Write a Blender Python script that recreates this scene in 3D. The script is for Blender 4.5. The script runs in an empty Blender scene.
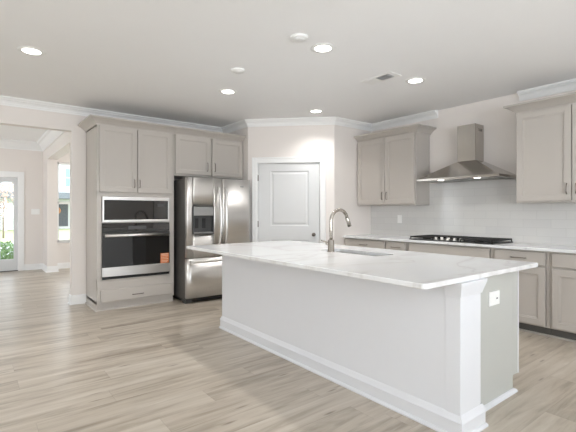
import bpy, bmesh, math, random
from mathutils import Vector, Matrix
random.seed(7)
S = bpy.context.scene
C = S.collection
PI = math.pi

# ------------------------------------------------------------------ camera, world, daylight, exposure
cam_d = bpy.data.cameras.new('camera')
cam_d.sensor_width = 36.0
cam_d.lens = 402.1 / 576 * 36.0
cam_d.shift_y = -3.66 / 576
cam_d.clip_end = 300
cam = bpy.data.objects.new('camera', cam_d)
cam.location = (0, 0, 1.282)
cam.rotation_euler = (PI / 2, 0, math.radians(-37.865))
C.objects.link(cam)
S.camera = cam

W = bpy.data.worlds.new('world')
S.world = W
W.use_nodes = True
wn = W.node_tree.nodes
wl = W.node_tree.links
bg = wn['Background']
tc = wn.new('ShaderNodeTexCoord')
sep = wn.new('ShaderNodeSeparateXYZ')
ramp = wn.new('ShaderNodeValToRGB')
ramp.color_ramp.elements[0].position = 0.0
ramp.color_ramp.elements[0].color = (1.0, 0.99, 0.97, 1)
ramp.color_ramp.elements[1].position = 0.7
ramp.color_ramp.elements[1].color = (0.72, 0.86, 1.0, 1)
wl.new(tc.outputs['Generated'], sep.inputs[0])
wl.new(sep.outputs['Z'], ramp.inputs[0])
wl.new(ramp.outputs[0], bg.inputs[0])
bg.inputs[1].default_value = 4.0

S.view_settings.view_transform = 'Standard'
S.view_settings.look = 'None'
S.view_settings.gamma = 1.0
S.view_settings.use_curve_mapping = False
S.view_settings.exposure = -0.2
S.cycles.max_bounces = 10
S.cycles.diffuse_bounces = 6
S.cycles.glossy_bounces = 5
S.cycles.transparent_max_bounces = 12
S.cycles.caustics_reflective = False
S.cycles.caustics_refractive = False
S.cycles.use_denoising = True
S.cycles.sample_clamp_indirect = 6.0


XW_ = 5.257


def daylight(name, loc, direction, sx, sy, power, col=(1, 0.98, 0.95)):
    """area lamp standing in for daylight at a wall opening"""
    d = bpy.data.lights.new(name, 'AREA')
    d.shape = 'RECTANGLE'
    d.size, d.size_y, d.energy, d.color = sx, sy, power, col
    o = bpy.data.objects.new(name, d)
    o.location = loc
    o.rotation_euler = Vector(direction).to_track_quat('-Z', 'Z').to_euler()
    C.objects.link(o)
    return o


daylight('daylight_rear', (0.4, -3.95, 1.4), (0, 1, 2.6), 4.4, 2.1, 465, (0.80, 0.895, 1.0))
daylight('daylight_left', (-3.95, 1.2, 1.4), (1, 0, 2.6), 3.6, 2.1, 30, (0.80, 0.915, 1.0))
daylight('daylight_foyer', (-2.62, 8.5, 1.5), (1, 0, -0.75), 2.2, 2.0, 34, (0.74, 0.85, 1.0))
daylight('study_fill', (XW_ + 0.05, 8.4, 1.5), (-1, 0, 0), 1.8, 1.8, 60, (0.92, 0.96, 1.0))  # added lamp that brightens the study through an opening cut for it

# ------------------------------------------------------------------ materials


def nm(name):
    m = bpy.data.materials.new(name)
    m.use_nodes = True
    return m, m.node_tree.nodes, m.node_tree.links, m.node_tree.nodes['Principled BSDF']


def srgb(r, g, b):
    f = lambda c: (c / 255 / 12.92) if c / 255 <= 0.04045 else ((c / 255 + 0.055) / 1.055) ** 2.4
    return (f(r), f(g), f(b), 1)


def simple(name, col, rough=0.5, metal=0.0, var=0.03, scale=14, bump=0.0, stretch=None, spec=0.5, coat=0.0, aniso=0.0):
    m, n, l, b = nm(name)
    t = n.new('ShaderNodeTexCoord')
    no = n.new('ShaderNodeTexNoise')
    no.inputs['Scale'].default_value = scale
    no.inputs['Detail'].default_value = 3
    src = t.outputs['Object']
    if stretch:
        mp = n.new('ShaderNodeMapping')
        mp.inputs['Scale'].default_value = stretch
        l.new(src, mp.inputs[0])
        src = mp.outputs[0]
    l.new(src, no.inputs['Vector'])
    mx = n.new('ShaderNodeMixRGB')
    mx.inputs[1].default_value = tuple(c * (1 - var) for c in col[:3]) + (1,)
    mx.inputs[2].default_value = tuple(min(1, c * (1 + var)) for c in col[:3]) + (1,)
    l.new(no.outputs[0], mx.inputs[0])
    l.new(mx.outputs[0], b.inputs['Base Color'])
    b.inputs['Roughness'].default_value = rough
    b.inputs['Metallic'].default_value = metal
    b.inputs['Specular IOR Level'].default_value = spec
    b.inputs['Coat Weight'].default_value = coat
    if aniso:
        tg = n.new('ShaderNodeTangent')
        tg.direction_type = 'RADIAL'
        tg.axis = 'Z'
        l.new(tg.outputs[0], b.inputs['Tangent'])
        b.inputs['Anisotropic'].default_value = aniso
        b.inputs['Anisotropic Rotation'].default_value = 0.25
    if bump:
        bp = n.new('ShaderNodeBump')
        bp.inputs['Strength'].default_value = bump
        bp.inputs['Distance'].default_value = 0.002
        l.new(no.outputs[0], bp.inputs['Height'])
        l.new(bp.outputs[0], b.inputs['Normal'])
    return m


def emit(name, col, strength):
    m, n, l, b = nm(name)
    b.inputs['Base Color'].default_value = (0.9, 0.9, 0.9, 1)
    b.inputs['Emission Color'].default_value = col
    b.inputs['Emission Strength'].default_value = strength
    return m


def thin_glass(name):
    m = bpy.data.materials.new(name)
    m.use_nodes = True
    n, l = m.node_tree.nodes, m.node_tree.links
    n.remove(n['Principled BSDF'])
    out = n['Material Output']
    tr = n.new('ShaderNodeBsdfTransparent')
    gl = n.new('ShaderNodeBsdfGlossy')
    gl.inputs['Roughness'].default_value = 0.02
    fr = n.new('ShaderNodeFresnel')
    fr.inputs[0].default_value = 1.3
    mx = n.new('ShaderNodeMixShader')
    l.new(fr.outputs[0], mx.inputs[0])
    l.new(tr.outputs[0], mx.inputs[1])
    l.new(gl.outputs[0], mx.inputs[2])
    l.new(mx.outputs[0], out.inputs[0])
    return m


def plank_floor():
    m, n, l, b = nm('vinyl plank floor')
    t = n.new('ShaderNodeTexCoord')
    s = n.new('ShaderNodeSeparateXYZ')
    l.new(t.outputs['Object'], s.inputs[0])

    def math_(op, a, bb=None, clamp=False):
        q = n.new('ShaderNodeMath')
        q.operation = op
        q.use_clamp = clamp
        for i, v in enumerate((a, bb)):
            if v is None:
                continue
            if isinstance(v, (int, float)):
                q.inputs[i].default_value = v
            else:
                l.new(v, q.inputs[i])
        return q.outputs[0]
    PW, PL = 0.205, 1.45
    yr = math_('DIVIDE', s.outputs['Y'], PW)
    row = math_('FLOOR', yr)
    fy = math_('FRACT', yr)
    w1 = n.new('ShaderNodeTexWhiteNoise')
    w1.noise_dimensions = '1D'
    l.new(row, w1.inputs['W'])
    xr = math_('ADD', math_('DIVIDE', s.outputs['X'], PL), w1.outputs['Value'])
    idx = math_('FLOOR', xr)
    fx = math_('FRACT', xr)
    cmb = n.new('ShaderNodeCombineXYZ')
    l.new(row, cmb.inputs[0])
    l.new(idx, cmb.inputs[1])
    w2 = n.new('ShaderNodeTexWhiteNoise')
    w2.noise_dimensions = '2D'
    l.new(cmb.outputs[0], w2.inputs['Vector'])
    # grain coordinates, shifted per plank
    gx = math_('ADD', s.outputs['X'], math_('MULTIPLY', w2.outputs['Value'], 37.0))
    gc = n.new('ShaderNodeCombineXYZ')
    l.new(math_('MULTIPLY', gx, 1.6), gc.inputs[0])
    l.new(math_('MULTIPLY', s.outputs['Y'], 15.0), gc.inputs[1])
    g = n.new('ShaderNodeTexNoise')
    g.inputs['Scale'].default_value = 1.0
    g.inputs['Detail'].default_value = 5
    g.inputs['Roughness'].default_value = 0.62
    g.inputs['Distortion'].default_value = 0.5
    l.new(gc.outputs[0], g.inputs['Vector'])
    gc2 = n.new('ShaderNodeCombineXYZ')
    l.new(math_('MULTIPLY', gx, 0.9), gc2.inputs[0])
    l.new(math_('MULTIPLY', s.outputs['Y'], 7.0), gc2.inputs[1])
    g2 = n.new('ShaderNodeTexNoise')
    g2.inputs['Scale'].default_value = 1.0
    g2.inputs['Detail'].default_value = 2
    l.new(gc2.outputs[0], g2.inputs['Vector'])
    r = n.new('ShaderNodeValToRGB')
    e = r.color_ramp.elements
    e[0].position, e[0].color = 0.30, srgb(130, 118, 103)
    e[1].position, e[1].color = 0.72, srgb(203, 195, 183)
    e.new(0.5).color = srgb(180, 169, 154)
    mixv = math_('ADD', math_('MULTIPLY', g.outputs[0], 0.60), math_('MULTIPLY', g2.outputs[0], 0.36))
    mixv = math_('ADD', mixv, math_('MULTIPLY', math_('SUBTRACT', w2.outputs['Value'], 0.3), 0.09))
    l.new(mixv, r.inputs[0])
    # knots
    kc = n.new('ShaderNodeCombineXYZ')
    l.new(math_('MULTIPLY', gx, 1.0), kc.inputs[0])
    l.new(math_('MULTIPLY', s.outputs['Y'], 5.5), kc.inputs[1])
    v = n.new('ShaderNodeTexVoronoi')
    v.inputs['Scale'].default_value = 2.1
    l.new(kc.outputs[0], v.inputs['Vector'])
    kr = n.new('ShaderNodeValToRGB')
    kr.color_ramp.elements[0].position, kr.color_ramp.elements[0].color = 0.02, (0.34, 0.30, 0.27, 1)
    kr.color_ramp.elements[1].position, kr.color_ramp.elements[1].color = 0.14, (1, 1, 1, 1)
    l.new(v.outputs['Distance'], kr.inputs[0])
    mk = n.new('ShaderNodeMixRGB')
    mk.blend_type = 'MULTIPLY'
    mk.inputs[0].default_value = 0.85
    l.new(r.outputs[0], mk.inputs[1])
    l.new(kr.outputs[0], mk.inputs[2])
    # gaps
    gy = math_('LESS_THAN', math_('MINIMUM', fy, math_('SUBTRACT', 1.0, fy)), 0.009)
    gxx = math_('LESS_THAN', math_('MINIMUM', fx, math_('SUBTRACT', 1.0, fx)), 0.0013)
    gap = math_('MAXIMUM', gy, gxx)
    mg = n.new('ShaderNodeMixRGB')
    l.new(math_('MULTIPLY', gap, 0.22), mg.inputs[0])
    l.new(mk.outputs[0], mg.inputs[1])
    mg.inputs[2].default_value = srgb(95, 84, 74)
    l.new(mg.outputs[0], b.inputs['Base Color'])
    b.inputs['Roughness'].default_value = 0.31
    b.inputs['Specular IOR Level'].default_value = 0.5
    bp = n.new('ShaderNodeBump')
    bp.inputs['Strength'].default_value = 0.12
    bp.inputs['Distance'].default_value = 0.001
    l.new(g.outputs[0], bp.inputs['Height'])
    l.new(bp.outputs[0], b.inputs['Normal'])
    return m


def marble():
    m, n, l, b = nm('white veined quartz')
    t = n.new('ShaderNodeTexCoord')
    mp = n.new('ShaderNodeMapping')
    mp.inputs['Rotation'].default_value = (0, 0, 0.7)
    mp.inputs['Scale'].default_value = (0.9, 1.9, 0.2)
    l.new(t.outputs['Object'], mp.inputs[0])
    no = n.new('ShaderNodeTexNoise')
    no.inputs['Scale'].default_value = 0.9
    no.inputs['Detail'].default_value = 4
    no.inputs['Roughness'].default_value = 0.5
    no.inputs['Distortion'].default_value = 0.9
    l.new(mp.outputs[0], no.inputs['Vector'])
    r = n.new('ShaderNodeValToRGB')
    e = r.color_ramp.elements
    e[0].position, e[0].color = 0.40, srgb(226, 227, 228)
    e[1].position, e[1].color = 0.60, srgb(228, 229, 230)
    q = e.new(0.475); q.color = srgb(224, 224, 224)
    q = e.new(0.50); q.color = srgb(213, 212, 211)
    q = e.new(0.525); q.color = srgb(224, 224, 224)
    l.new(no.outputs[0], r.inputs[0])
    l.new(r.outputs[0], b.inputs['Base Color'])
    b.inputs['Roughness'].default_value = 0.16
    return m


def tile():
    m, n, l, b = nm('glossy white wall tile')
    t = n.new('ShaderNodeTexCoord')
    mp = n.new('ShaderNodeMapping')
    mp.inputs['Rotation'].default_value = (0, -PI / 2, -PI / 2)
    s = n.new('ShaderNodeSeparateXYZ')
    cm = n.new('ShaderNodeCombineXYZ')
    l.new(t.outputs['Object'], s.inputs[0])
    l.new(s.outputs['Y'], cm.inputs[0])
    l.new(s.outputs['Z'], cm.inputs[1])
    br = n.new('ShaderNodeTexBrick')
    br.inputs['Scale'].default_value = 1.0
    br.inputs['Brick Width'].default_value = 0.30
    br.inputs['Row Height'].default_value = 0.10
    br.inputs['Mortar Size'].default_value = 0.002
    br.inputs['Color1'].default_value = srgb(214, 213, 210)
    br.inputs['Color2'].default_value = srgb(209, 208, 206)
    br.inputs['Mortar'].default_value = srgb(200, 199, 196)
    l.new(cm.outputs[0], br.inputs['Vector'])
    l.new(br.outputs['Color'], b.inputs['Base Color'])
    b.inputs['Roughness'].default_value = 0.12
    bp = n.new('ShaderNodeBump')
    bp.inputs['Strength'].default_value = 0.15
    bp.inputs['Distance'].default_value = 0.001
    bp.invert = True
    l.new(br.outputs['Fac'], bp.inputs['Height'])
    l.new(bp.outputs[0], b.inputs['Normal'])
    return m


M = dict(
    floor=plank_floor(), marble=marble(), tile=tile(), glass=thin_glass('window glass'),
    wall=simple('warm white wall paint', srgb(229, 223, 218), 0.6, var=0.012, scale=3, bump=0.02),
    ceiling=simple('ceiling paint', srgb(245, 245, 245), 0.75, var=0.01, scale=3),
    trim=simple('white trim paint', srgb(238, 238, 237), 0.35, var=0.008),
    door=simple('white door paint', srgb(212, 213, 213), 0.38, var=0.008),
    cab=simple('greige cabinet paint', srgb(185, 179, 172), 0.28, var=0.015, scale=6),
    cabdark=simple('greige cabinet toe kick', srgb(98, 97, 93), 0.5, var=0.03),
    panel=simple('island white panel paint', srgb(216, 217, 220), 0.42, var=0.008),
    grey=simple('island grey end panel paint', srgb(184, 185, 180), 0.42, var=0.01),
    steel=simple('brushed stainless steel', srgb(222, 220, 217), 0.37, 1.0, var=0.05, scale=1, stretch=(3, 3, 220), aniso=0.55),
    steelh=simple('satin stainless steel', srgb(222, 220, 217), 0.32, 1.0, var=0.05, scale=1, stretch=(3, 3, 220)),
    hoodsteel=simple('hood stainless steel', srgb(188, 184, 178), 0.18, 1.0, var=0.05, scale=1, stretch=(220, 220, 3)),
    nickel=simple('brushed nickel', srgb(178, 172, 164), 0.26, 1.0, var=0.04, scale=30),
    pull=simple('dark nickel pull', srgb(128, 121, 114), 0.32, 1.0, var=0.04, scale=30),
    fridgeside=simple('dark grey appliance side', srgb(92, 90, 88), 0.4, 0.3, var=0.04),
    black=simple('black enamel', srgb(22, 22, 22), 0.35, var=0.1),
    iron=simple('cast iron', srgb(26, 25, 24), 0.6, var=0.2, scale=60, bump=0.2),
    blackglass=simple('black oven glass', srgb(18, 18, 19), 0.04, var=0.02, spec=0.75, coat=0.3),
    darkgrey=simple('dark grey plastic', srgb(70, 70, 70), 0.4, var=0.05),
    midgrey=simple('silver grey plastic', srgb(150, 150, 148), 0.35, 0.5, var=0.04),
    orange=simple('orange paper', srgb(205, 118, 70), 0.6, var=0.05),
    wreath=simple('dried orange flowers', srgb(206, 150, 112), 0.8, var=0.2),
    sinksteel=simple('sink stainless steel', srgb(150, 146, 141), 0.3, 1.0, var=0.05),
    paper=simple('cream paper', srgb(238, 226, 205), 0.6, var=0.03),
    plastic=simple('white plastic', srgb(240, 240, 238), 0.35, var=0.01),
    bulb=emit('lit downlight lens', (1.0, 0.96, 0.9, 1), 9.0),
    hoodbulb=emit('lit hood lamp', (1.0, 0.96, 0.88, 1), 6.0),
    rubber=simple('dark rubber', srgb(40, 38, 36), 0.7),
    lawn=simple('lawn grass', srgb(196, 198, 150), 0.9, var=0.15, scale=3),
    concrete=simple('pale concrete', srgb(222, 219, 214), 0.9, var=0.05, scale=2),
    siding=simple('white house siding', srgb(228, 231, 234), 0.7, var=0.02),
    roof=simple('grey roof shingle', srgb(128, 134, 142), 0.85, var=0.12, scale=8),
    houseglass=simple('blue grey window glass', srgb(150, 182, 196), 0.1, var=0.1, scale=0.6),
    housedark=simple('slate grey front door', srgb(88, 92, 100), 0.5),
    leaf=simple('shrub leaves', srgb(112, 140, 84), 0.7, var=0.35, scale=12),
    redleaf=simple('autumn tree leaves', srgb(196, 172, 156), 0.8, var=0.25, scale=9),
    bark=simple('tree bark', srgb(150, 136, 126), 0.9, var=0.2),
)

# ------------------------------------------------------------------ mesh helpers


class MB:
    """collects shapes and links them as one mesh object"""

    def __init__(self, xf=None):
        self.bm = bmesh.new()
        self.xf = xf

    def v(self, p):
        if self.xf:
            p = self.xf(*p)
        return self.bm.verts.new(p)

    def face(self, vs, smooth=False):
        try:
            f = self.bm.faces.new(vs)
            f.smooth = smooth
        except ValueError:
            pass

    def box(self, a, b):
        x0, x1 = sorted((a[0], b[0]))
        y0, y1 = sorted((a[1], b[1]))
        z0, z1 = sorted((a[2], b[2]))
        p = [self.v(q) for q in ((x0, y0, z0), (x1, y0, z0), (x1, y1, z0), (x0, y1, z0),
                                 (x0, y0, z1), (x1, y0, z1), (x1, y1, z1), (x0, y1, z1))]
        for f in ((0, 1, 2, 3), (4, 5, 6, 7), (0, 1, 5, 4), (1, 2, 6, 5), (2, 3, 7, 6), (3, 0, 4, 7)):
            self.face([p[i] for i in f])
        return self

    def loft(self, rings, caps=True, closed=True, smooth=False):
        R = [[self.v(p) for p in r] for r in rings]
        k = len(R[0])
        for a, b in zip(R, R[1:]):
            for i in range(k if closed else k - 1):
                self.face([a[i], a[(i + 1) % k], b[(i + 1) % k], b[i]], smooth)
        if caps:
            self.face(list(reversed(R[0])))
            self.face(R[-1])
        return self

    def tube(self, pts, r, n=12, caps=True):
        pts = [Vector(p) for p in pts]
        rs = r if isinstance(r, (list, tuple)) else [r] * len(pts)
        up = None
        rings = []
        for i, p in enumerate(pts):
            t = (pts[min(i + 1, len(pts) - 1)] - pts[max(i - 1, 0)]).normalized()
            if up is None:
                up = Vector((0, 0, 1)) if abs(t.z) < 0.9 else Vector((1, 0, 0))
            s = t.cross(up).normalized()
            up = s.cross(t).normalized()
            rings.append([tuple(p + (s * math.cos(2 * PI * k / n) + up * math.sin(2 * PI * k / n)) * rs[i]) for k in range(n)])
        return self.loft(rings, caps, smooth=True)

    def lathe(self, c, prof, n=32, axis='Z'):
        rings = []
        for r, h in prof:
            ring = []
            for k in range(n):
                a = 2 * PI * k / n
                u, w = r * math.cos(a), r * math.sin(a)
                if axis == 'Z':
                    ring.append((c[0] + u, c[1] + w, c[2] + h))
                elif axis == 'Y':
                    ring.append((c[0] + u, c[1] + h, c[2] + w))
                else:
                    ring.append((c[0] + h, c[1] + u, c[2] + w))
            rings.append(ring)
        return self.loft(rings, True, smooth=True)

    def prism(self, poly, z0, z1):
        return self.loft([[(x, y, z0) for x, y in poly], [(x, y, z1) for x, y in poly]])

    def sweep(self, path, prof):
        """mitred moulding along a plan path; profile (out, z), out measured to the right of travel"""
        P = [Vector(p) for p in path]
        rings = []
        for i, p in enumerate(P):
            ns = []
            for a, b in ((i - 1, i), (i, i + 1)):
                if a >= 0 and b < len(P):
                    d = (P[b] - P[a]).normalized()
                    ns.append(Vector((d.y, -d.x)))
            if len(ns) == 1:
                mvec = ns[0]
            else:
                s = ns[0] + ns[1]
                mvec = s / (1 + ns[0].dot(ns[1]))
            rings.append([(p.x + mvec.x * u, p.y + mvec.y * u, z) for u, z in prof])
        return self.loft(rings)

    def shaker(self, a0, a1, z0, z1, d0, t=0.021, rail=0.062):
        """framed door front: local a across, d outwards, z up"""
        def ring(i, d):
            return [(a0 + i, d, z0 + i), (a1 - i, d, z0 + i), (a1 - i, d, z1 - i), (a0 + i, d, z1 - i)]
        e = 0.0025
        rings = [ring(0, d0), ring(0, d0 + t - e), ring(e, d0 + t), ring(rail, d0 + t), ring(rail + 0.002, d0 + t - 0.007),
                 ring(rail + 0.013, d0 + t - 0.008), ring(rail + 0.014, d0 + t - 0.014)]
        return self.loft(rings)

    def slab(self, a0, a1, z0, z1, d0, t=0.021):
        def ring(i, d):
            return [(a0 + i, d, z0 + i), (a1 - i, d, z0 + i), (a1 - i, d, z1 - i), (a0 + i, d, z1 - i)]
        return self.loft([ring(0, d0), ring(0, d0 + t - 0.004), ring(0.004, d0 + t)])

    def pull(self, a, z, d, length, vertical=True, r=0.0058, out=0.03):
        h = length / 2
        f = (lambda s, o: (a, d + o, z + s)) if vertical else (lambda s, o: (a + s, d + o, z))
        self.tube([f(-h, 0), f(-h, out * 0.55), f(-h * 0.86, out * 0.92), f(-h * 0.5, out), f(h * 0.5, out), f(h * 0.86, out * 0.92), f(h, out * 0.55), f(h, 0)], r, 8)
        return self

    def build(self, name, mat, parent=None, bevel=0.0, kind=None, at=None, smooth_angle=None):
        bm = self.bm
        bmesh.ops.recalc_face_normals(bm, faces=bm.faces[:])
        if parent is not None:
            off = parent['_o'] if '_o' in parent else (0, 0, 0)
            off = Vector(ORIG.get(parent.name, (0, 0, 0)))
        else:
            off = Vector(at) if at else None
            if off is None:
                xs = [v.co for v in bm.verts]
                off = Vector((sum(v.x for v in xs) / len(xs), sum(v.y for v in xs) / len(xs), min(v.z for v in xs)))
        bmesh.ops.translate(bm, vec=-off, verts=bm.verts[:])
        me = bpy.data.meshes.new(name)
        bm.to_mesh(me)
        bm.free()
        me.materials.append(M[mat] if isinstance(mat, str) else mat)
        o = bpy.data.objects.new(name, me)
        C.objects.link(o)
        if parent is not None:
            o.parent = parent
            ORIG[o.name] = tuple(off)
        else:
            o.location = off
            ORIG[o.name] = tuple(off)
        if bevel:
            bv = o.modifiers.new('bevel', 'BEVEL')
            bv.width = bevel
            bv.segments = 2
            bv.limit_method = 'ANGLE'
            bv.angle_limit = math.radians(40)
        if kind:
            o['kind'] = kind
        return o


ORIG = {}


def tag(o, label, cat, group=None):
    o['label'] = label
    o['category'] = cat
    if group:
        o['group'] = group
    return o


def thing(name, label, cat, loc, group=None):
    o = bpy.data.objects.new(name, None)
    o.empty_display_size = 0.1
    o.location = loc
    C.objects.link(o)
    ORIG[o.name] = tuple(loc)
    return tag(o, label, cat, group)


def copy_tree(o, parent=None):
    c = o.copy()
    C.objects.link(c)
    if parent is not None:
        c.parent = parent
    for ch in list(o.children):
        copy_tree(ch, c)
    return c


def rrect(x0, x1, y0, y1, r, n=6):
    pts = []
    for cx, cy, a0 in ((x1 - r, y1 - r, 0), (x0 + r, y1 - r, 90), (x0 + r, y0 + r, 180), (x1 - r, y0 + r, 270)):
        for k in range(n + 1):
            a = math.radians(a0 + 90 * k / n)
            pts.append((cx + r * math.cos(a), cy + r * math.sin(a)))
    return pts


# ------------------------------------------------------------------ key dimensions
ZC = 2.745
YW = 6.25          # wall behind the tall cabinet
XW = 5.257         # cooktop wall
YR = 4.478         # short return wall beside the cooktop wall
XR = 3.425         # short return wall beside the refrigerator
YD = 5.442
XD = 4.393
XL, YF = -3.8, -3.8
YFOY = 10.6
ST = 'structure'

# ------------------------------------------------------------------ floor, ceilings, walls
MB().box((XL - 0.15, YF - 0.15, -0.12), (XW + 0.15, YFOY + 0.15, 0)).build('floor', 'floor', kind=ST, at=(0, 0, 0))
MB().box((XL - 0.15, YF - 0.15, ZC), (XW + 0.15, YW + 0.13, ZC + 0.35)).build('ceiling', 'ceiling', kind=ST)
ZF = 2.85
MB().box((-2.75, YW + 0.13, ZF), (XW + 0.15, YFOY + 0.15, ZF + 0.2)).build('ceiling', 'ceiling', kind=ST)

OPX0, OPX1, OPZ = -1.6, 1.054, 2.415
MB().box((XL - 0.15, YW, 0), (OPX0, YW + 0.13, ZC)).box((OPX1, YW, 0), (XW + 0.15, YW + 0.13, ZF)) \
    .box((OPX0, YW, OPZ), (OPX1, YW + 0.13, ZC)).build('wall_back', 'wall', kind=ST)
MB().box((XW, YF - 0.15, 0), (XW + 0.15, YW, ZC)).build('wall_right', 'wall', kind=ST)
MB().box((XD, YR, 0), (XW, YR + 0.11, ZC)).build('wall_pantry_right', 'wall', kind=ST)
MB().box((XR, YD, 0), (XR + 0.11, YW, ZC)).build('wall_pantry_left', 'wall', kind=ST)

# diagonal pantry wall with a door opening
DA = Vector((XR, YD))
DT = (Vector((XD, YR)) - DA)
DL = DT.length
DT = DT.normalized()
DN = Vector((DT.y, -DT.x))        # towards the kitchen
DU0, DU1, DZ1 = 0.158, 1.140, 2.055


def dx(u, d, z):
    p = DA + DT * u + DN * d
    return (p.x, p.y, z)


MB(dx).box((0, -0.11, 0), (DU0 - 0.02, 0, ZC)).box((DU1 + 0.02, -0.11, 0), (DL, 0, ZC)) \
    .box((DU0 - 0.02, -0.11, DZ1 + 0.02), (DU1 + 0.02, 0, ZC)).build('wall_pantry', 'wall', kind=ST)

# rear and left walls of the open living space, with the windows that light it
MB().box((XL, YF - 0.15, 0), (-1.9, YF, ZC)).box((2.7, YF - 0.15, 0), (XW, YF, ZC)) \
    .box((-1.9, YF - 0.15, 2.5), (2.7, YF, ZC)).box((-1.9, YF - 0.15, 0), (2.7, YF, 0.3)).build('wall_front', 'wall', kind=ST)
MB().box((XL - 0.15, YF, 0), (XL, -0.7, ZC)).box((XL - 0.15, 3.1, 0), (XL, YW, ZC)) \
    .box((XL - 0.15, -0.7, 2.5), (XL, 3.1, ZC)).box((XL - 0.15, -0.7, 0), (XL, 3.1, 0.3)).build('wall_left', 'wall', kind=ST)

# foyer and study walls
FX = 1.21
MB().box((-2.75, YFOY, 0), (-0.30, YFOY + 0.15, ZF)).box((0.745, YFOY, 0), (FX + 0.19, YFOY + 0.15, ZF)) \
    .box((-0.30, YFOY, 2.055), (0.745, YFOY + 0.15, ZF)).build('wall_foyer_back', 'wall', kind=ST)
MB().box((FX, 9.91, 0), (FX + 0.19, YFOY, ZF)).box((FX, 7.0, 2.42), (FX + 0.19, 9.91, ZF)) \
    .box((FX, YW + 0.13, 0), (FX + 0.19, 7.0, ZF)).build('wall_foyer_right', 'wall', kind=ST)
MB().box((-2.75, YW + 0.13, 0), (-2.6, 7.4, ZF)).box((-2.75, 9.6, 0), (-2.6, YFOY, ZF)) \
    .box((-2.75, 7.4, 2.5), (-2.6, 9.6, ZF)).box((-2.75, 7.4, 0), (-2.6, 9.6, 0.5)).build('wall_foyer_left', 'wall', kind=ST)
WX0, WX1, WZ0, WZ1, YS = 1.46, 2.42, 0.60, 2.43, 10.42
MB().box((FX + 0.19, YS, 0), (WX0, YS + 0.15, ZF)).box((WX1, YS, 0), (XW, YS + 0.15, ZF)) \
    .box((WX0, YS, 0), (WX1, YS + 0.15, WZ0)).box((WX0, YS, WZ1), (WX1, YS + 0.15, ZF)).build('wall_study_back', 'wall', kind=ST)
MB().box((XW - 0.1, YW + 0.13, 0), (XW, 7.4, ZF)).box((XW - 0.1, 9.4, 0), (XW, YS, ZF)).box((XW - 0.1, 7.4, 0), (XW, 9.4, 0.5)).box((XW - 0.1, 7.4, 2.5), (XW, 9.4, ZF)).build('wall_study_right', 'wall', kind=ST)  # unseen wall; the opening is added to let the study fill lamp in

# ------------------------------------------------------------------ crown, baseboards
CR = [(0, ZC - 0.104), (0.016, ZC - 0.104), (0.016, ZC - 0.088), (0.022, ZC - 0.086), (0.028, ZC - 0.066), (0.042, ZC - 0.046),
      (0.060, ZC - 0.036), (0.060, ZC - 0.028), (0.072, ZC - 0.026), (0.084, ZC - 0.014), (0.084, ZC), (0, ZC)]
MB().sweep([(XL, YW), (XR, YW), (XR, YD), (XD, YR), (XW, YR), (XW, 3.24)], CR).build('trim_1', 'trim', kind=ST)
MB().sweep([(XW, 2.14), (XW, YF)], CR).build('trim_2', 'trim', kind=ST)
CRF = [(0, ZF - 0.19), (0.015, ZF - 0.19), (0.02, ZF - 0.16), (0.05, ZF - 0.12), (0.09, ZF - 0.05), (0.125, ZF - 0.03), (0.135, ZF - 0.0), (0, ZF)]
MB().sweep([(-2.6, YFOY), (FX, YFOY), (FX, YW + 0.13)], CRF).build('trim_3', 'trim', kind=ST)


def base_prof(h=0.13, t=0.016):
    return [(0, 0), (t + 0.012, 0), (t + 0.012, 0.012), (t, 0.02), (t, h - 0.03), (t - 0.004, h - 0.022), (t - 0.008, h - 0.006), (t - 0.012, h), (0, h)]


MB().sweep([(OPX1, YW + 0.13), (OPX1, YW), (1.236, YW)], base_prof()).build('baseboard_back', 'trim', kind=ST)
MB().sweep([(0.855, YFOY), (FX, YFOY), (FX, 9.91), (FX + 0.19, 9.91), (FX + 0.19, YS), (XW - 0.1, YS)], base_prof()).build('baseboard_foyer', 'trim', kind=ST)
p0, p1 = DA, DA + DT * 0.068
MB().sweep([(p0.x, p0.y), (p1.x, p1.y)], base_prof()).build('baseboard_pantry', 'trim', kind=ST)
p0, p1 = DA + DT * 1.232, DA + DT * DL
MB().sweep([(p0.x, p0.y), (p1.x, p1.y), (4.66, YR)], base_prof()).build('baseboard_pantry_right', 'trim', kind=ST)

# ------------------------------------------------------------------ pantry door
o = MB(dx)


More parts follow.
